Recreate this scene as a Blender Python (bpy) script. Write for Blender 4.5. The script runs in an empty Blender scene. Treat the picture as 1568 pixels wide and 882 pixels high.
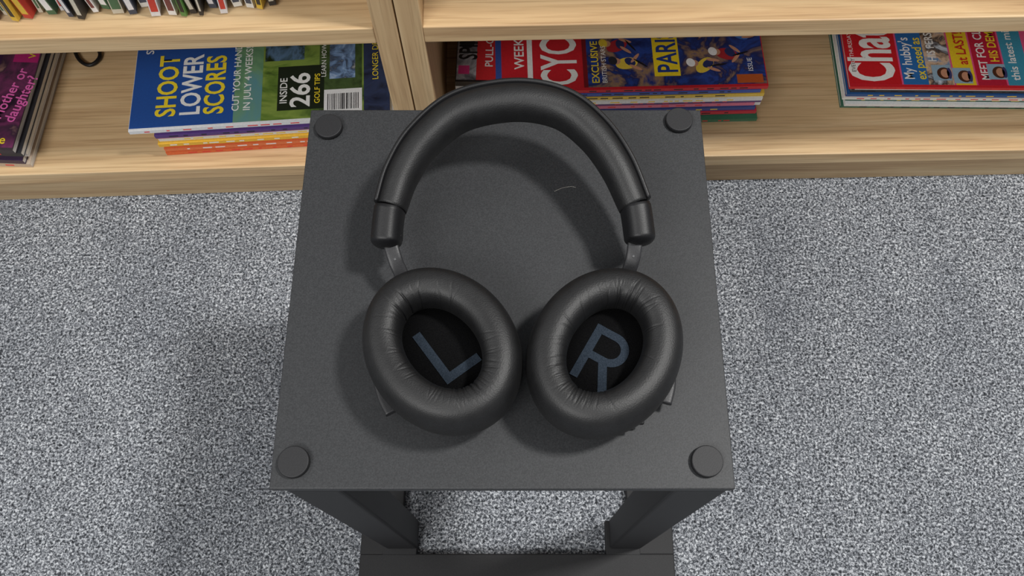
import bpy, bmesh, math, random
from mathutils import Vector, Matrix
random.seed(7)
scene = bpy.context.scene
try:
    scene.view_settings.view_transform = 'Standard'
    scene.view_settings.look = 'None'
except Exception:
    pass

def s2l(c):
    return c/12.92 if c <= 0.04045 else ((c+0.055)/1.055)**2.4
def rgb(r, g, b):
    return (s2l(r/255), s2l(g/255), s2l(b/255), 1.0)

# ------------------------------------------------------------------ materials
def newmat(name):
    m = bpy.data.materials.new(name); m.use_nodes = True
    nt = m.node_tree
    return m, nt, nt.nodes['Principled BSDF']
def ramp(nt, stops, interp='LINEAR'):
    r = nt.nodes.new('ShaderNodeValToRGB')
    cr = r.color_ramp; cr.interpolation = interp
    while len(cr.elements) < len(stops): cr.elements.new(0.5)
    for e, (p, c) in zip(cr.elements, stops):
        e.position = p; e.color = c
    return r
def noise(nt, vec, scale, detail=2, rough=.5, dist=0):
    n = nt.nodes.new('ShaderNodeTexNoise')
    n.inputs['Scale'].default_value = scale
    n.inputs['Detail'].default_value = detail
    n.inputs['Roughness'].default_value = rough
    n.inputs['Distortion'].default_value = dist
    if vec is not None: nt.links.new(vec, n.inputs['Vector'])
    return n
def bump(nt, bsdf, h, strength, dist):
    b = nt.nodes.new('ShaderNodeBump')
    b.inputs['Strength'].default_value = strength
    b.inputs['Distance'].default_value = dist
    nt.links.new(h, b.inputs['Height'])
    nt.links.new(b.outputs['Normal'], bsdf.inputs['Normal'])
    return b
def mapping(nt, scale=(1, 1, 1)):
    tc = nt.nodes.new('ShaderNodeTexCoord'); mp = nt.nodes.new('ShaderNodeMapping')
    mp.inputs['Scale'].default_value = scale
    nt.links.new(tc.outputs['Object'], mp.inputs['Vector'])
    return mp.outputs['Vector']
def mixc(nt, a, b, fac, mode='MIX'):
    m = nt.nodes.new('ShaderNodeMix'); m.data_type = 'RGBA'; m.blend_type = mode
    if isinstance(fac, (int, float)): m.inputs[0].default_value = fac
    else: nt.links.new(fac, m.inputs[0])
    for i, v in ((6, a), (7, b)):
        if isinstance(v, tuple): m.inputs[i].default_value = v
        else: nt.links.new(v, m.inputs[i])
    return m.outputs[2]

_flat = {}
def flat(r, g, b, rough=.45):
    k = (r, g, b, rough)
    if k not in _flat:
        m, nt, bs = newmat('print_%d_%d_%d' % (r, g, b))
        n = noise(nt, mapping(nt), 400, 2)
        rp = ramp(nt, [(0.3, tuple(x*.84 for x in rgb(r, g, b)[:3])+(1,)), (.7, tuple(x*.94 for x in rgb(r, g, b)[:3])+(1,))])
        nt.links.new(n.outputs['Fac'], rp.inputs['Fac'])
        nt.links.new(rp.outputs['Color'], bs.inputs['Base Color'])
        bs.inputs['Roughness'].default_value = rough
        _flat[k] = m
    return _flat[k]
def photo(name, cols, scale, sc=(1, 1, 1)):
    m, nt, bs = newmat(name)
    n = noise(nt, mapping(nt, sc), scale, 4, .6, .6)
    k = len(cols)
    st = [(.30+.42*i/(k-1), rgb(*c)) for i, c in enumerate(cols)]
    rp = ramp(nt, st)
    nt.links.new(n.outputs['Fac'], rp.inputs['Fac'])
    nt.links.new(rp.outputs['Color'], bs.inputs['Base Color'])
    bs.inputs['Roughness'].default_value = .35
    return m

def wood(name, axis, tint=1.0):
    m, nt, bs = newmat(name)
    sc = [22, 22, 22]; sc[axis] = 1.1
    v = mapping(nt, tuple(sc))
    n1 = noise(nt, v, 2.4, 5, .55, .8)
    sc2 = [190, 190, 190]; sc2[axis] = 4
    n2 = noise(nt, mapping(nt, tuple(sc2)), 2.0, 3, .6)
    a = tuple(c*tint for c in rgb(184, 150, 110)[:3])+(1,)
    b = tuple(c*tint for c in rgb(208, 177, 134)[:3])+(1,)
    c = tuple(c*tint for c in rgb(222, 196, 155)[:3])+(1,)
    r1 = ramp(nt, [(.28, a), (.5, b), (.75, c)])
    nt.links.new(n1.outputs['Fac'], r1.inputs['Fac'])
    r2 = ramp(nt, [(.34, (.62, .56, .50, 1)), (.52, (1, 1, 1, 1))])
    nt.links.new(n2.outputs['Fac'], r2.inputs['Fac'])
    col = mixc(nt, r1.outputs['Color'], r2.outputs['Color'], .6, 'MULTIPLY')
    nt.links.new(col, bs.inputs['Base Color'])
    bs.inputs['Roughness'].default_value = .5
    bump(nt, bs, n2.outputs['Fac'], .12, .0005)
    return m
WX = wood('oak_along', 0); WZ = wood('oak_upright', 2, .93); WP = wood('oak_plinth', 0, .8)

# carpet
CARPET, nt, bs = newmat('carpet_grey_loop')
v = mapping(nt)
n1 = noise(nt, v, 390, 3, .72, .6)
r1 = ramp(nt, [(.37, rgb(36, 39, 44)), (.455, rgb(92, 96, 102)), (.535, rgb(152, 156, 162)), (.62, rgb(220, 223, 227))])
nt.links.new(n1.outputs['Fac'], r1.inputs['Fac'])
n2 = noise(nt, mapping(nt, (1, .45, 1)), 9, 5, .65)
r2 = ramp(nt, [(.32, (.74, .75, .77, 1)), (.62, (1.0, 1.0, 1.0, 1))])
nt.links.new(n2.outputs['Fac'], r2.inputs['Fac'])
col = mixc(nt, r1.outputs['Color'], r2.outputs['Color'], 1.0, 'MULTIPLY')
n3 = noise(nt, v, 110, 3, .6)
r3 = ramp(nt, [(.35, (.80, .80, .81, 1)), (.62, (1.06, 1.06, 1.06, 1))])
nt.links.new(n3.outputs['Fac'], r3.inputs['Fac'])
col = mixc(nt, col, r3.outputs['Color'], 1.0, 'MULTIPLY')
nt.links.new(col, bs.inputs['Base Color'])
bs.inputs['Roughness'].default_value = .95
vo = nt.nodes.new('ShaderNodeTexVoronoi'); vo.inputs['Scale'].default_value = 360
nt.links.new(v, vo.inputs['Vector'])
mt = nt.nodes.new('ShaderNodeMath'); mt.operation = 'SUBTRACT'
nt.links.new(n1.outputs['Fac'], mt.inputs[0]); nt.links.new(vo.outputs['Distance'], mt.inputs[1])
bump(nt, bs, mt.outputs[0], .7, .0024)

def powder(name, c0, c1, rough=.55, bs_=.35, sc=1300):
    m, nt, bs = newmat(name)
    v = mapping(nt)
    n = noise(nt, v, sc, 2, .7)
    rp = ramp(nt, [(.35, rgb(*c0)), (.68, rgb(*c1))])
    nt.links.new(n.outputs['Fac'], rp.inputs['Fac'])
    nt.links.new(rp.outputs['Color'], bs.inputs['Base Color'])
    bs.inputs['Roughness'].default_value = rough
    bs.inputs['Specular IOR Level'].default_value = .4
    bump(nt, bs, n.outputs['Fac'], bs_, .0002)
    return m
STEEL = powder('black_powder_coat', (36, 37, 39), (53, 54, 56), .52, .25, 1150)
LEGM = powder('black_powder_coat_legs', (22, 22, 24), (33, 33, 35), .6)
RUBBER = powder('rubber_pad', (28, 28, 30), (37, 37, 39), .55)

LEATHER, nt, bs = newmat('black_protein_leather')
v = mapping(nt)
vo = nt.nodes.new('ShaderNodeTexVoronoi'); vo.inputs['Scale'].default_value = 1100
nt.links.new(v, vo.inputs['Vector'])
n = noise(nt, v, 120, 4, .6)
rp = ramp(nt, [(.3, rgb(15, 15, 16)), (.7, rgb(23, 23, 24))])
nt.links.new(n.outputs['Fac'], rp.inputs['Fac']); nt.links.new(rp.outputs['Color'], bs.inputs['Base Color'])
bs.inputs['Roughness'].default_value = .52
bump(nt, bs, vo.outputs['Distance'], .25, .0003)

SHELL = powder('black_shell', (14, 14, 16), (21, 21, 23), .46)
ARM = powder('dark_satin_arm', (38, 38, 40), (47, 47, 49), .42)
FABRIC = powder('driver_cloth', (2, 2, 3), (11, 11, 12), .95, .6, 1600)
LETTER = powder('driver_cloth_print', (30, 38, 47), (47, 55, 65), .9, .4, 1600)
for m_ in (FABRIC, LETTER): m_.node_tree.nodes['Principled BSDF'].inputs['Specular IOR Level'].default_value = .12
PAGES = photo('page_edges', [(160, 158, 155), (225, 222, 216), (244, 242, 238)], 8, (3, 3, 160))

# ------------------------------------------------------------------ helpers
def empty(name, loc=(0, 0, 0), rz=0):
    e = bpy.data.objects.new(name, None); scene.collection.objects.link(e)
    e.location = loc; e.rotation_euler = (0, 0, rz); e.empty_display_size = .05
    return e
def mk(name, verts, faces, mat, parent=None, smooth=False, world=False, bevel=0, seg=2):
    me = bpy.data.meshes.new(name); me.from_pydata([tuple(v) for v in verts], [], faces)
    bm = bmesh.new(); bm.from_mesh(me); bmesh.ops.recalc_face_normals(bm, faces=bm.faces); bm.to_mesh(me); bm.free()
    ob = bpy.data.objects.new(name, me); scene.collection.objects.link(ob)
    if isinstance(mat, (list, tuple)):
        for m in mat: me.materials.append(m)
    else: me.materials.append(mat)
    if smooth:
        for p in me.polygons: p.use_smooth = True
    if parent:
        ob.parent = parent
        if world: ob.matrix_parent_inverse = Matrix.Translation(-Vector(parent.location))
    if bevel:
        b = ob.modifiers.new('bevel', 'BEVEL'); b.width = bevel; b.segments = seg; b.limit_method = 'ANGLE'
    return ob
def box(x0, x1, y0, y1, z0, z1):
    v = [(x0, y0, z0), (x1, y0, z0), (x1, y1, z0), (x0, y1, z0), (x0, y0, z1), (x1, y0, z1), (x1, y1, z1), (x0, y1, z1)]
    f = [(0, 3, 2, 1), (4, 5, 6, 7), (0, 1, 5, 4), (1, 2, 6, 5), (2, 3, 7, 6), (3, 0, 4, 7)]
    return v, f
def mkbox(name, dims, mat, parent=None, bevel=0, world=False, seg=2):
    v, f = box(*dims)
    return mk(name, v, f, mat, parent, bevel=bevel, world=world, seg=seg)
def catmull(pts, n):
    P = [Vector(p) for p in pts]
    P = [P[0]*2-P[1]] + P + [P[-1]*2-P[-2]]
    out = []
    for i in range(1, len(P)-2):
        for j in range(n):
            t = j/n
            a, b, c, d = P[i-1], P[i], P[i+1], P[i+2]
            out.append(.5*((2*b)+(-a+c)*t+(2*a-5*b+4*c-d)*t*t+(-a+3*b-3*c+d)*t**3))
    out.append(P[-2].copy())
    return out
def sweep(name, path, prof, mat, parent, scale=None, smooth=True, world=True):
    n = len(path); m = len(prof); V = []; F = []
    for i, p in enumerate(path):
        t = (path[min(i+1, n-1)]-path[max(i-1, 0)]).normalized()
        nn = Vector((-t.y, t.x, 0)).normalized()
        up = t.cross(nn).normalized()
        if up.z < 0: up = -up
        s = scale(i/(n-1)) if scale else 1
        for a, h in prof: V.append(p+nn*a*s+up*h*s)
    for i in range(n-1):
        for j in range(m):
            F.append((i*m+j, i*m+(j+1) % m, (i+1)*m+(j+1) % m, (i+1)*m+j))
    F.append(tuple(range(m))); F.append(tuple((n-1)*m+j for j in range(m)))
    ob = mk(name, V, F, mat, parent, smooth=smooth, world=world)
    if smooth:
        for p in ob.data.polygons:
            if len(p.vertices) > 4: p.use_smooth = False
    return ob
def superell(a, b, n=40, e=2.6, ca=0):
    out = []
    for i in range(n):
        t = 2*math.pi*i/n
        c, s = math.cos(t), math.sin(t)
        out.append((ca+a*math.copysign(abs(c)**(2/e), c), b*math.copysign(abs(s)**(2/e), s)))
    return out
def lathe_oval(name, rings, mat, parent, c, tilt, cap0=True, cap1=True, n=96, world=True):
    V = []; F = []; ct, st = math.cos(tilt), math.sin(tilt)
    for A, B, z in rings:
        for i in range(n):
            t = 2*math.pi*i/n
            x, y = B*math.cos(t), A*math.sin(t)
            V.append((c[0]+x*ct-y*st, c[1]+x*st+y*ct, c[2]+z))
    for k in range(len(rings)-1):
        for i in range(n):
            F.append((k*n+i, k*n+(i+1) % n, (k+1)*n+(i+1) % n, (k+1)*n+i))
    if cap0: F.append(tuple(range(n)))
    if cap1: F.append(tuple((len(rings)-1)*n+i for i in range(n)))
    ob = mk(name, V, F, mat, parent, smooth=True, world=world)
    for p in ob.data.polygons:
        if len(p.vertices) > 4: p.use_smooth = False
    return ob
def text(body, size, mat, parent, loc, rz=0, off=0.0, align='LEFT', sx=1.0, name=None):
    cu = bpy.data.curves.new('txt', 'FONT'); cu.body = body; cu.size = size
    cu.offset = off*size; cu.align_x = align; cu.resolution_u = 3; cu.space_line = .85
    tmp = bpy.data.objects.new('tmp', cu); scene.collection.objects.link(tmp)
    bpy.context.view_layer.update()
    dg = bpy.context.evaluated_depsgraph_get()
    me = bpy.data.meshes.new_from_object(tmp.evaluated_get(dg))
    bpy.data.objects.remove(tmp)
    me.materials.clear(); me.materials.append(mat)
    ob = bpy.data.objects.new(name or 'lettering', me); scene.collection.objects.link(ob)
    ob.parent = parent; ob.location = loc; ob.rotation_euler = (0, 0, rz); ob.scale = (sx, 1, 1)
    return ob
def decal(parent, x0, x1, y0, y1, z, mat, name='print_patch'):
    return mk(name, [(x0, y0, z), (x1, y0, z), (x1, y1, z), (x0, y1, z)], [(0, 1, 2, 3)], mat, parent)
def blob(parent, cx, cy, rx, ry, z, mat, rot=0, name='print_figure'):
    V = []; n = 18
    for i in range(n):
        t = 2*math.pi*i/n
        x, y = rx*math.cos(t), ry*math.sin(t)
        V.append((cx+x*math.cos(rot)-y*math.sin(rot), cy+x*math.sin(rot)+y*math.cos(rot), z))
    return mk(name, V, [tuple(range(n))], mat, parent)

# ------------------------------------------------------------------ floor
v, f = box(-1.8, 1.8, -1.2, 1.2, -.02, 0)
mk('floor', v, f, CARPET)

# ------------------------------------------------------------------ bookcase
BX, BY = -.117, .5188
RR, RL = math.radians(1.28), math.radians(2.15)
def unit(rz, sgn, W):
    e = empty('bookcase', (BX, BY, 0), rz)
    def X(a, b): return (a, b) if sgn > 0 else (-b, -a)
    D = .29; g = .0006
    mkbox('side_panel', (*X(g, .023), 0, D, 0, .60), WZ, e, .0012)
    mkbox('side_panel_far', (*X(W-.023, W), 0, D, 0, .60), WZ, e, .0012)
    mkbox('bottom_shelf', (*X(.023, W-.023), .0005, D, .046, .068), WX, e, .0012)
    mkbox('plinth', (*X(.023, W-.023), .005, .022, 0, .046), WP, e, .0008)
    mkbox('middle_shelf', (*X(.023, W-.023), .0005, D, .290, .312), WX, e, .0012)
    mkbox('top_board', (*X(.023, W-.023), .0005, D, .578, .60), WX, e, .0012)
    mkbox('back_panel', (*X(.023, W-.023), D-.008, D, .068, .578), WX, e)
    return e
UR = unit(RR, 1, 1.0)
UL = unit(RL, -1, .85)

# row of thin books on the left middle shelf
bm_v = []; bm_f = []; mats = []; fm = []
cols = [(235, 235, 230), (40, 40, 42), (90, 140, 70), (200, 60, 50), (245, 245, 245), (60, 70, 90), (210, 205, 190), (25, 25, 25), (225, 190, 70), (120, 60, 60), (230, 230, 235), (70, 110, 80)]
mats = [flat(*c) for c in cols]+[PAGES]
x = -.80
while x < -.115:
    w = random.uniform(.003, .010); h = random.uniform(.15, .19); d = random.uniform(.11, .13)
    y0 = .020+random.uniform(0, .012)
    lean = random.choice([0.02, .05, .1, .16, -.03, .12])
    yaw = random.uniform(-.2, .2)
    R = Matrix.Translation((x, y0, .3125)) @ Matrix.Rotation(yaw, 4, 'Z') @ Matrix.Rotation(lean, 4, 'Y')
    ci = random.randrange(len(cols))
    for part, dims in ((ci, (0, .0007, 0, d, 0, h)), (ci, (w-.0007, w, 0, d, 0, h)), (ci, (0, w, -.0006, 0, 0, h)), (12, (.0007, w-.0007, 0, d-.002, .001, h-.001)),
                       ((ci+5) % 12, (.001, w-.001, -.0009, -.0006, .006, h*.45))):
        vv, ff = box(*dims); o = len(bm_v)
        bm_v += [R @ Vector(q) for q in vv]; bm_f += [tuple(i+o for i in q) for q in ff]; fm += [part]*6
    x += w+random.uniform(.001, .004)+abs(lean)*.025
ob = mk('row_of_books', bm_v, bm_f, mats)
for p, i in zip(ob.data.polygons, fm): p.material_index = i
ob.location = (BX, BY, .002); ob.rotation_euler = (0, 0, RL)

# ------------------------------------------------------------------ magazine stacks
def magstack(loc, rz, W, D, H, spines, z0=.0683, jit=.004, cover=None):
    """origin = front-left corner of the top magazine, spines at the front"""
    e = empty('magazine_stack', (loc[0], loc[1], z0), rz)
    n = len(spines); t = H/n; z = 0
    for i, sp in enumerate(spines):
        top = i == n-1
        jx, jy = (0, 0) if top else (random.uniform(-jit*.4, jit*1.6), random.uniform(-jit*.3, jit*1.3))
        if not top and isinstance(cover, tuple): jx += cover[0]; 
        tt = t*.94
        V = []; F = []; M = []
        for mi, dm in ((0, (jx, jx+W, jy, jy+D, z+tt-.0004, z+tt)), (0, (jx, jx+W, jy, jy+D, z, z+.0004)),
                       (0, (jx, jx+W, jy-.0004, jy, z, z+tt)), (1, (jx+.0008, jx+W-.0008, jy, jy+D-.001, z+.0004, z+tt-.0004))):
            vv, ff = box(*dm); o = len(V); V += vv; F += [tuple(a+o for a in q) for q in ff]; M += [mi]*6
        m = mk('magazine', V, F, [flat(*sp), PAGES], e)
        for p, a in zip(m.data.polygons, M): p.material_index = a
        m2 = flat(*random.choice([(240, 240, 240), (30, 30, 40), (230, 60, 60), (250, 210, 60)]))
        k = jx+random.uniform(.01, .03)
        while k < jx+W-.03 and tt > .002:
            L = random.uniform(.003, .012)
            v_, f_ = box(k, k+L, jy-.0006, jy-.0004, z+tt*.36, z+tt*.66)
            mk('spine_print', v_, f_, m2, e); k += L+random.uniform(.002, .02)
        z += t
    return e, H-t*.06
Z90 = math.radians(90)
WHT = flat(245, 245, 242); YEL = flat(250, 222, 50); BLK = flat(22, 22, 26)

# golf magazine stack
e, zt = magstack((-.450, .5235), math.radians(4.2), .298, .205, .060,
    [(230, 110, 60), (240, 240, 235), (235, 120, 70), (235, 80, 60), (245, 190, 60), (235, 235, 230), (230, 90, 50), (90, 60, 130), (240, 240, 238), (235, 236, 238)], cover=(.022,))
q = zt+.0002
decal(e, .0005, .118, .003, .205, q, flat(34, 82, 160))
decal(e, .118, .298, .003, .205, q, photo('print_golf_course', [(46, 66, 28), (96, 124, 50), (130, 152, 70), (114, 138, 62), (60, 84, 38)], 16, (1, 2.2, 1)))
decal(e, .118, .150, .003, .205, q+.0001, photo('print_green_blue', [(60, 110, 90), (110, 150, 110), (90, 140, 150)], 12))
decal(e, .152, .198, .085, .205, q+.0001, photo('print_trees', [(14, 22, 12), (32, 48, 22), (90, 120, 150), (26, 38, 20)], 40))
decal(e, .168, .222, .015, .076, q+.0002, flat(26, 36, 22))
decal(e, .216, .266, .012, .205, q+.0001, photo('print_dark_turf', [(36, 50, 26), (72, 92, 52), (46, 62, 34)], 50))
decal(e, .228, .258, .055, .120, q+.0002, photo('print_inset', [(190, 205, 222), (120, 150, 190), (60, 70, 90), (210, 210, 205)], 60))
decal(e, .222, .266, .008, .040, q+.0003, flat(240, 240, 240))
decal(e, .268, .298, .003, .205, q+.0002, photo('print_dark_edge', [(24, 26, 40), (50, 60, 90), (28, 28, 34)], 30))
k = .226
while k < .262:
    w = random.choice([.0006, .001, .0016]); decal(e, k, k+w, .012, .034, q+.0004, BLK, 'barcode_bar'); k += w+random.choice([.0007, .001, .0014])
text('SHOOT', .032, YEL, e, (.051, .016, q+.0005), Z90, .022, sx=.78)
text('LOWER', .032, WHT, e, (.079, .016, q+.0005), Z90, .022, sx=.76)
text('SCORES', .032, YEL, e, (.106, .016, q+.0005), Z90, .022, sx=.72)
text('CUT YOUR HANDICAP', .0115, WHT, e, (.124, .018, q+.0005), Z90, .01)
text('IN JULY 4 WEEKS!', .0115, WHT, e, (.137, .018, q+.0005), Z90, .01)
text('INSIDE', .012, WHT, e, (.179, .024, q+.0005), Z90, .01)
text('266', .032, WHT, e, (.205, .018, q+.0005), Z90, .02)
text('GOLF TIPS', .009, YEL, e, (.217, .022, q+.0005), Z90, .01)
text('LEARN HOW TO', .008, WHT, e, (.224, .058, q+.0005), Z90)
text('STABLE', .013, WHT, e, (.020, .105, q+.0005), Z90, .01)
text('LONGER DRIVES', .010, YEL, e, (.285, .05, q+.0005), Z90)

# cycling magazine stack
e, zt = magstack((-.024, .566), math.radians(1.6), .305, .20, .076,
    [(235, 232, 228), (60, 120, 90), (240, 240, 240), (200, 50, 70), (60, 80, 150), (240, 238, 236), (220, 120, 150), (90, 60, 120), (235, 235, 235), (240, 200, 80), (200, 40, 50), (60, 90, 170), (206, 36, 48)], cover=(-.005,), jit=.006)
q = zt+.0002
decal(e, .001, .302, .003, .2, q, flat(206, 34, 46))
decal(e, .098, .304, .003, .2, q+.0001, photo('print_race', [(22, 34, 84), (40, 70, 150), (30, 40, 90), (150, 120, 90), (28, 50, 120)], 28))
decal(e, .030, .036, .003, .2, q+.0001, WHT)
decal(e, .094, .099, .003, .2, q+.0002, flat(120, 20, 30))
text('CYCLING', .058, WHT, e, (.086, .006, q+.0005), Z90, .02, sx=.56)
text('WEEKLY', .016, WHT, e, (.026, .03, q+.0005), Z90, .012)
text('EXCLUSIVE', .012, YEL, e, (.112, .008, q+.0006), Z90, .01)
text('BRITISH STARS', .008, WHT, e, (.121, .008, q+.0006), Z90)
decal(e, .176, .206, .016, .125, q+.0003, flat(250, 220, 40))
text('PARIS', .033, flat(30, 60, 140), e, (.203, .020, q+.0005), Z90, .018, sx=.72)
skin = (200, 146, 116)
for (cx, cy) in [(.145, .035), (.150, .085), (.165, .12), (.235, .03), (.262, .045), (.228, .08), (.28, .075), (.25, .11), (.135, .06)]:
    blob(e, cx, cy, .013, .008, q+.0003, flat(*random.choice([(225, 225, 230), (170, 40, 50), (70, 120, 200), (230, 200, 70)])), random.uniform(-1, 1))
    blob(e, cx+.004, cy+.002, .005, .007, q+.00035, flat(40, 50, 100), random.uniform(-1, 1))
    blob(e, cx-.012, cy+.003, .005, .0045, q+.0004, flat(*skin))
    blob(e, cx-.016, cy+.004, .005, .006, q+.00045, flat(*random.choice([(245, 245, 245), (230, 200, 60), (40, 40, 50)])), .4)
    blob(e, cx+.010, cy-.006, .008, .002, q+.0004, flat(*skin), random.uniform(-1, 1))
    blob(e, cx+.010, cy+.007, .008, .002, q+.0004, flat(*skin), random.uniform(-1, 1))
    blob(e, cx+.016, cy, .010, .0012, q+.0004, BLK, random.uniform(-1.5, 1.5))
decal(e, .27, .300, .004, .016, q+.0005, flat(190, 90, 40))
text('ISSUE', .008, WHT, e, (.29, .02, q+.0006), Z90)

# stack half underneath, to its left
e, zt = magstack((-.079, .588), math.radians(-1.0), .048, .19, .066,
    [(235, 235, 230), (200, 60, 60), (240, 240, 240), (60, 60, 80), (220, 60, 60), (240, 240, 240), (30, 30, 34)], jit=.001)
q = zt+.0002
decal(e, .001, .024, .002, .19, q, photo('print_grey_cover', [(200, 200, 205), (120, 120, 126), (40, 40, 46)], 40))
decal(e, .024, .047, .002, .19, q, flat(214, 44, 50))
decal(e, .003, .016, .01, .022, q+.0001, flat(220, 60, 130))
text('FREE', .009, flat(220, 40, 60), e, (.002, .082, q+.0005), 0, .012)
text('SPIN', .030, BLK, e, (.024, .03, q+.0005), Z90, .02, sx=.6)
text('PULL-OUT', .013, WHT, e, (.043, .02, q+.0005), Z90, .012)
blob(e, .012, .055, .009, .009, q+.0002, flat(40, 40, 50))

# chat magazine stack
e, zt = magstack((.386, .592), math.radians(-.6), .300, .20, .050,
    [(60, 110, 90), (240, 240, 240), (40, 90, 70), (235, 235, 230), (210, 60, 80), (240, 240, 240), (40, 90, 150), (60, 60, 60), (240, 240, 238), (208, 32, 44)], jit=.006)
q = zt+.0002
decal(e, .001, .3, .003, .2, q, flat(232, 90, 140))
decal(e, .001, .062, .003, .2, q+.0001, flat(206, 26, 38))
text('Chat', .074, WHT, e, (.054, .006, q+.0005), Z90, .024, sx=.54)
text('EVERY THURSDAY', .007, WHT, e, (.010, .02, q+.0005), Z90)
decal(e, .064, .094, .003, .2, q+.0001, flat(40, 110, 180))
decal(e, .094, .124, .003, .2, q+.0001, photo('print_scene_a', [(70, 130, 180), (210, 180, 150), (60, 50, 50), (200, 210, 220)], 45))
text('My hubby\'s', .017, WHT, e, (.078, .010, q+.0005), Z90, .012, sx=.8)
text('ex posed as', .016, YEL, e, (.092, .010, q+.0005), Z90, .012, sx=.8)
text('HIS PERSON', .014, WHT, e, (.108, .036, q+.0005), Z90, .014, sx=.8)
decal(e, .126, .150, .003, .2, q+.0001, flat(240, 206, 40))
text('at LAST! SEE', .017, flat(200, 30, 40), e, (.145, .032, q+.0005), Z90, .016, sx=.8)
decal(e, .152, .186, .003, .2, q+.0001, flat(190, 30, 60))
text('MEET FOR CLAIMS', .015, WHT, e, (.168, .01, q+.0005), Z90, .014, sx=.8)
text('HIS DEMON', .015, YEL, e, (.183, .036, q+.0005), Z90, .014, sx=.8)
decal(e, .188, .215, .003, .2, q+.0001, flat(60, 150, 180))
text('this latest miracle', .014, WHT, e, (.203, .01, q+.0005), Z90, .012)
for cx, cy in [(.136, .014), (.112, .018), (.178, .02), (.206, .11), (.115, .10), (.176, .115)]:
    decal(e, cx-.012, cx+.010, cy-.009, cy+.013, q+.0006, flat(150, 180, 200))
    blob(e, cx+.002, cy+.001, .0085, .0085, q+.0007, flat(80, 46, 30))
    blob(e, cx+.003, cy+.001, .0052, .0062, q+.0008, flat(*skin))
    blob(e, cx+.008, cy+.001, .0028, .008, q+.0008, flat(60, 60, 110))

# far-left fashion magazine stack
e, zt = magstack((-.822, .520), math.radians(-2.2), .232, .21, .040,
    [(200, 180, 160), (60, 40, 70), (230, 220, 210), (40, 40, 46), (60, 50, 56)], jit=.005)
q = zt+.0002
decal(e, .001, .231, .003, .2, q, photo('print_fashion', [(40, 24, 44), (110, 50, 90), (60, 40, 60), (170, 130, 120)], 22))
decal(e, .16, .186, .01, .2, q+.0001, flat(60, 30, 70))
PNK = flat(240, 110, 190)
text('Mother or', .019, PNK, e, (.207, .040, q+.0005), math.radians(78), .012, sx=.9)
text('daughter?', .019, PNK, e, (.223, .036, q+.0005), math.radians(78), .012, sx=.9)
text('Style', .016, YEL, e, (.190, .008, q+.0005), 0, .01)
text('WOMAN!', .012, YEL, e, (.226, .128, q+.0006), Z90, .01)
decal(e, .200, .230, .122, .175, q+.0002, flat(190, 40, 120))

# black cable: drapes off the fashion magazines onto the shelf, all behind/right of the stack
pts = catmull([(-.586, .742, .0722), (-.578, .712, .0722), (-.572, .685, .0718), (-.560, .664, .0718), (-.545, .657, .0718), (-.536, .672, .0718), (-.552, .700, .0718), (-.568, .735, .0718), (-.575, .765, .0718)], 12)
sweep('charging_cable', pts, superell(.0024, .0024, 10, 2), flat(16, 16, 18), None, world=False)

# ------------------------------------------------------------------ speaker stand
PZ = .437
ST = empty('speaker_stand', (-.0125, .21, 0))
x0, x1, y0, y1 = -.1526, .1275, .0766, .345
mkbox('top_plate', (x0, x1, y0, y1, PZ-.007, PZ), STEEL, ST, .0009, True, 3)
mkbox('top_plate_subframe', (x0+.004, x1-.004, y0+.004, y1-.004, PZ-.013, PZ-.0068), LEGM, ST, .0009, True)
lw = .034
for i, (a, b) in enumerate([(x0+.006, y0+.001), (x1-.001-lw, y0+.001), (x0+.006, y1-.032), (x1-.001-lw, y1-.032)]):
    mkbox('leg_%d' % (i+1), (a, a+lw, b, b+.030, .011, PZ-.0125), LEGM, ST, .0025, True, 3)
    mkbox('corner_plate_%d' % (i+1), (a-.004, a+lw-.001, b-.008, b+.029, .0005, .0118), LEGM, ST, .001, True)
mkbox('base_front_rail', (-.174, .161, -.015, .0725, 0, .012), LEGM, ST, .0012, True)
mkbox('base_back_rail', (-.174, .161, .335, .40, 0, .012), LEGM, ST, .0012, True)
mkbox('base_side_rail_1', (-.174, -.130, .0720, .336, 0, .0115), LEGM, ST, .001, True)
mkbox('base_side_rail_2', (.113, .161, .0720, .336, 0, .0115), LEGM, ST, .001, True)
for i, (a, b) in enumerate([(-.1379, .3293), (.111, .3347), (-.1387, .0925), (.1112, .0929)]):
    r = .0096
    lathe_oval('rubber_foot_%d' % (i+1), [(r, r, 0), (r, r, .0030), (r*.985, r*.985, .0036), (r*.95, r*.95, .0039), (r*.90, r*.90, .0038)], RUBBER, ST, (a, b, PZ), 0, n=64)
pts = catmull([(.0215, .2785, PZ+.0002), (.027, .2810, PZ+.0003), (.033, .2822, PZ+.0003), (.0365, .2815, PZ+.0002)], 8)
sweep('lint_thread', pts, superell(.00012, .00012, 6, 2), flat(170, 166, 158), ST)

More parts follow.
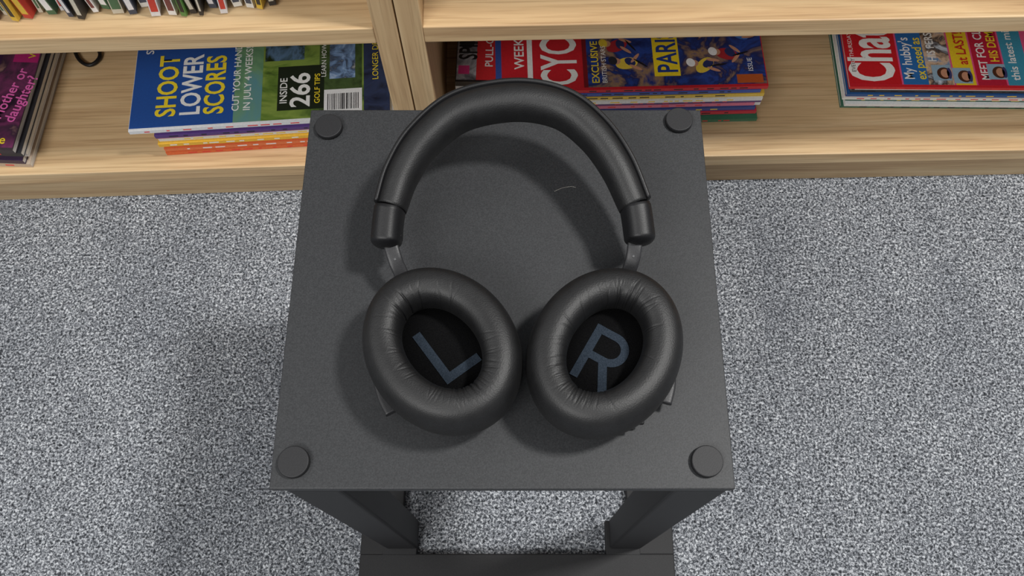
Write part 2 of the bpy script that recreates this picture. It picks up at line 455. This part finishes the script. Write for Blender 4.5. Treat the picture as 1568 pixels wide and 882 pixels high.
# ------------------------------------------------------------------ headphones
HP = empty('over_ear_headphones', (-.003, .20, PZ))
def ear(side, c, tilt, seed):
    rnd = random.Random(seed)
    Ao, Bo = .0533, .0448; Ai, Bi = .0304, .0213
    sec = catmull([(.84, .0165, 0), (.955, .0195, 0), (1.0, .028, 0), (.985, .037, 0), (.90, .0450, 0), (.74, .0496, 0), (.5, .0515, 0), (.28, .0512, 0),
                   (.10, .0490, 0), (-.005, .0445, 0), (-.03, .038, 0), (.0, .0300, 0), (.10, .0235, 0)], 6)
    N = 640; M = len(sec); V = []; F = []
    cre = []
    for i in range(74):
        base = rnd.choice([math.pi/2, math.pi/2, -math.pi/2, -math.pi/2, -math.pi/2, rnd.uniform(0, 6.28)])
        a = base+rnd.gauss(0, .52)
        cre.append((a, rnd.uniform(.007, .018), rnd.uniform(.00012, .00042), rnd.uniform(.3, .8), rnd.uniform(-.22, .22)))
    for b in (math.pi/2, -math.pi/2):
        for k in range(3):
            cre.append((b+rnd.uniform(-.35, .35), .02, .0008, .5, rnd.uniform(-.1, .1)))
    ct, st = math.cos(tilt), math.sin(tilt)
    for i in range(N):
        t = 2*math.pi*i/N
        for p in sec:
            s, z = p.x, p.y
            A = Ai+(Ao-Ai)*s; B = Bi+(Bo-Bi)*s
            d = 0
            if s < .85 and z > .030:
                for a, w, amp, ext, sl in cre:
                    dd = (t-a-sl*s+math.pi) % (2*math.pi)-math.pi
                    if abs(dd) < 3*w:
                        win = max(0, 1-max(s, 0)/ext)
                        d += amp*win*math.exp(-(dd/w)**2)
            d = min(d, .0010)
            z2 = z-d*.9+.0004*math.sin(3*t+seed)*(1 if z > .04 else 0)
            x = (B+d*.6)*math.cos(t); y = (A+d*.6)*math.sin(t)
            V.append((c[0]+x*ct-y*st, c[1]+x*st+y*ct, c[2]+z2))
    for i in range(N):
        for j in range(M-1):
            a = i*M+j; b = ((i+1) % N)*M+j
            F.append((a, b, b+1, a+1))
    mk('ear_cushion_'+side, V, F, LEATHER, HP, smooth=True, world=True)
    fl = [(Ai+.0035, Bi+.0035, .0225), (Ai+.0032, Bi+.0032, .0240), (Ai*.6, Bi*.6, .0246), (Ai*.1, Bi*.1, .0247)]
    lathe_oval('driver_cloth_'+side, fl, FABRIC, HP, c, tilt)
    sh = [(.030, .022, .0004), (.037, .029, .0010), (.0435, .0355, .003), (.0475, .0395, .0075), (.0490, .0408, .012), (.0485, .0405, .0148), (.0470, .039, .0152), (.0470, .039, .0162), (.0488, .0405, .0166), (.0485, .0400, .018)]
    lathe_oval('cup_shell_'+side, sh, SHELL, HP, c, tilt)
CL = (-.0482, .1540, PZ); CR = (.0486, .1529, PZ)
TL, TR = math.radians(37), math.radians(-30)
ear('left', CL, TL, 3); ear('right', CR, TR, 11)

def stroke(name, pts, w, c, tilt, z):
    P = [Vector(p) for p in pts]; V = []; F = []
    for i, p in enumerate(P):
        if i == 0: t = (P[1]-P[0]).normalized(); n = Vector((-t.y, t.x)); k = 1
        elif i == len(P)-1: t = (P[-1]-P[-2]).normalized(); n = Vector((-t.y, t.x)); k = 1
        else:
            a = (P[i]-P[i-1]).normalized(); b = (P[i+1]-P[i]).normalized()
            n = (Vector((-a.y, a.x))+Vector((-b.y, b.x))).normalized(); k = 1/max(.4, n.dot(Vector((-a.y, a.x))))
        for s in (1, -1):
            q = p+n*s*w/2*k
            V.append((c[0]+q.x*math.cos(tilt)-q.y*math.sin(tilt), c[1]+q.x*math.sin(tilt)+q.y*math.cos(tilt), c[2]+z))
    for i in range(len(P)-1): F.append((2*i, 2*i+1, 2*i+3, 2*i+2))
    mk(name, V, F, LETTER, HP, world=True)
stroke('letter_L', [(-.0066, .0200), (-.0066, -.0146), (.0160, -.0146)], .0056, CL, TL, .0251)
arc = [(.0024+.0086*math.cos(a), .0052+.0086*math.sin(a)) for a in [math.pi/2-math.pi*i/14 for i in range(15)]]
stroke('letter_R_stem', [(-.0096, -.0205), (-.0096, .0164)], .0052, CR, TR, .0251)
stroke('letter_R_bowl', [(-.0096, .0138)]+arc+[(-.0096, -.0034)], .0050, CR, TR, .02515)
stroke('letter_R_leg', [(.0014, -.0034), (.0104, -.0215)], .0054, CR, TR, .0252)

# headband
band = [(-.0836, .2452, .040), (-.0772, .2664, .044), (-.0639, .2879, .049), (-.0404, .3073, .053), (-.0059, .3144, .055),
        (.0240, .3098, .053), (.0448, .2935, .050), (.0598, .2714, .046), (.0705, .2466, .040)]
band = [(a, b, PZ+c) for a, b, c in band]
bp = catmull(band, 14)
def bscale(t): return .90+.17*math.sin(math.pi*t)**.8
sweep('headband_cushion', bp, superell(.0104, .0126, 44, 2.25, -.0010), LEATHER, HP, bscale)
sweep('headband_outer_shell', bp, superell(.0022, .0104, 40, 3.0, .0088), SHELL, HP, bscale)
def hscale(t):
    if t < .04: return 1.0
    if t < .7: return 1.05
    u = (t-.7)/.3
    return 1.05*max(.3, math.sqrt(max(0, 1-(u*.93)**2)))
for side, path in (('left', [(-.0836, .2458, .040), (-.0848, .2380, .0375), (-.0858, .2265, .034), (-.0860, .2205, .0325)]),
                   ('right', [(.0705, .2472, .040), (.0718, .2395, .0375), (.0732, .2285, .034), (.0736, .2225, .0325)])):
    p = catmull([(a, b, PZ+c) for a, b, c in path], 10)
    sweep('slider_housing_'+side, p, superell(.0091, .0120, 40, 2.5, 0), SHELL, HP, hscale)
arms = {'left': [(-.0838, .2330, .036), (-.0830, .2230, .034), (-.0800, .2130, .030), (-.0762, .2030, .022), (-.0800, .1900, .014), (-.0875, .170, .011), (-.0895, .150, .011), (-.0850, .132, .0115), (-.0790, .1205, .012)],
        'right': [(.0712, .2350, .036), (.0705, .2250, .034), (.0690, .2150, .030), (.0665, .2040, .022), (.0720, .1900, .014), (.0850, .170, .011), (.0895, .152, .011), (.0890, .138, .0115), (.0858, .1265, .012)]}
for side, path in arms.items():
    p = catmull([(a, b, PZ+c) for a, b, c in path], 10)
    sweep('yoke_arm_'+side, p, superell(.0046, .0022, 28, 4), ARM, HP)
for side, (a, b, z) in (('left', (-.0800, .2130, .0322)), ('right', (.0690, .2150, .0322))):
    lathe_oval('arm_screw_'+side, [(.0009, .0009, 0), (.0009, .0009, .0006), (.0006, .0006, .0008)], flat(90, 90, 92), HP, (a, b, PZ+z), 0, n=20)
for side, (a, b, z) in (('left', (-.0775, .2300, .034)), ('right', (.0655, .2325, .034))):
    mkbox('hinge_latch_'+side, (a-.0015, a+.0015, b-.004, b+.004, PZ+z-.004, PZ+z+.004), SHELL, HP, .0008, True)
for i, (a, b) in enumerate([(.0590, .1095), (.0650, .1115), (.0715, .1150)]):
    mkbox('control_button_%d' % (i+1), (a-.0018, a+.0018, b-.0014, b+.0035, PZ+.008, PZ+.0125), ARM if i == 0 else SHELL, HP, .0009, True)

# ------------------------------------------------------------------ light
def area(name, loc, target, size, power, col=(1, 1, 1), sy=None):
    l = bpy.data.lights.new(name, 'AREA'); l.energy = power; l.color = col
    l.shape = 'RECTANGLE' if sy else 'SQUARE'; l.size = size
    if sy: l.size_y = sy
    o = bpy.data.objects.new(name, l); scene.collection.objects.link(o); o.location = loc
    o.rotation_euler = (Vector(target)-Vector(loc)).to_track_quat('-Z', 'Y').to_euler()
area('ceiling_spot', (1.00, .36, 2.40), (0, .2, .45), .22, 43, (1, .985, .96))
area('ceiling_panel', (-.9, -1.2, 2.4), (0, .5, .2), 1.3, 42, (1, .99, .97), .9)
area('added_fill_left', (-1.6, .3, 2.4), (-.3, .3, 0), .9, 9, (1, .99, .97), .9)  # added fill with no real fixture, weakens the stand's shadow on the carpet
w = bpy.data.worlds.new('room_ambient'); scene.world = w; w.use_nodes = True
w.node_tree.nodes['Background'].inputs[0].default_value = (.93, .96, 1, 1)
w.node_tree.nodes['Background'].inputs[1].default_value = .28

# ------------------------------------------------------------------ camera
cam = bpy.data.cameras.new('camera'); co = bpy.data.objects.new('camera', cam); scene.collection.objects.link(co)
co.location = (0, 0, .95); co.rotation_euler = (math.radians(21.95), 0, 0)
cam.sensor_width = 36; cam.sensor_fit = 'HORIZONTAL'; cam.lens = 29.57; cam.shift_x = -.01084; cam.clip_start = .01
scene.camera = co
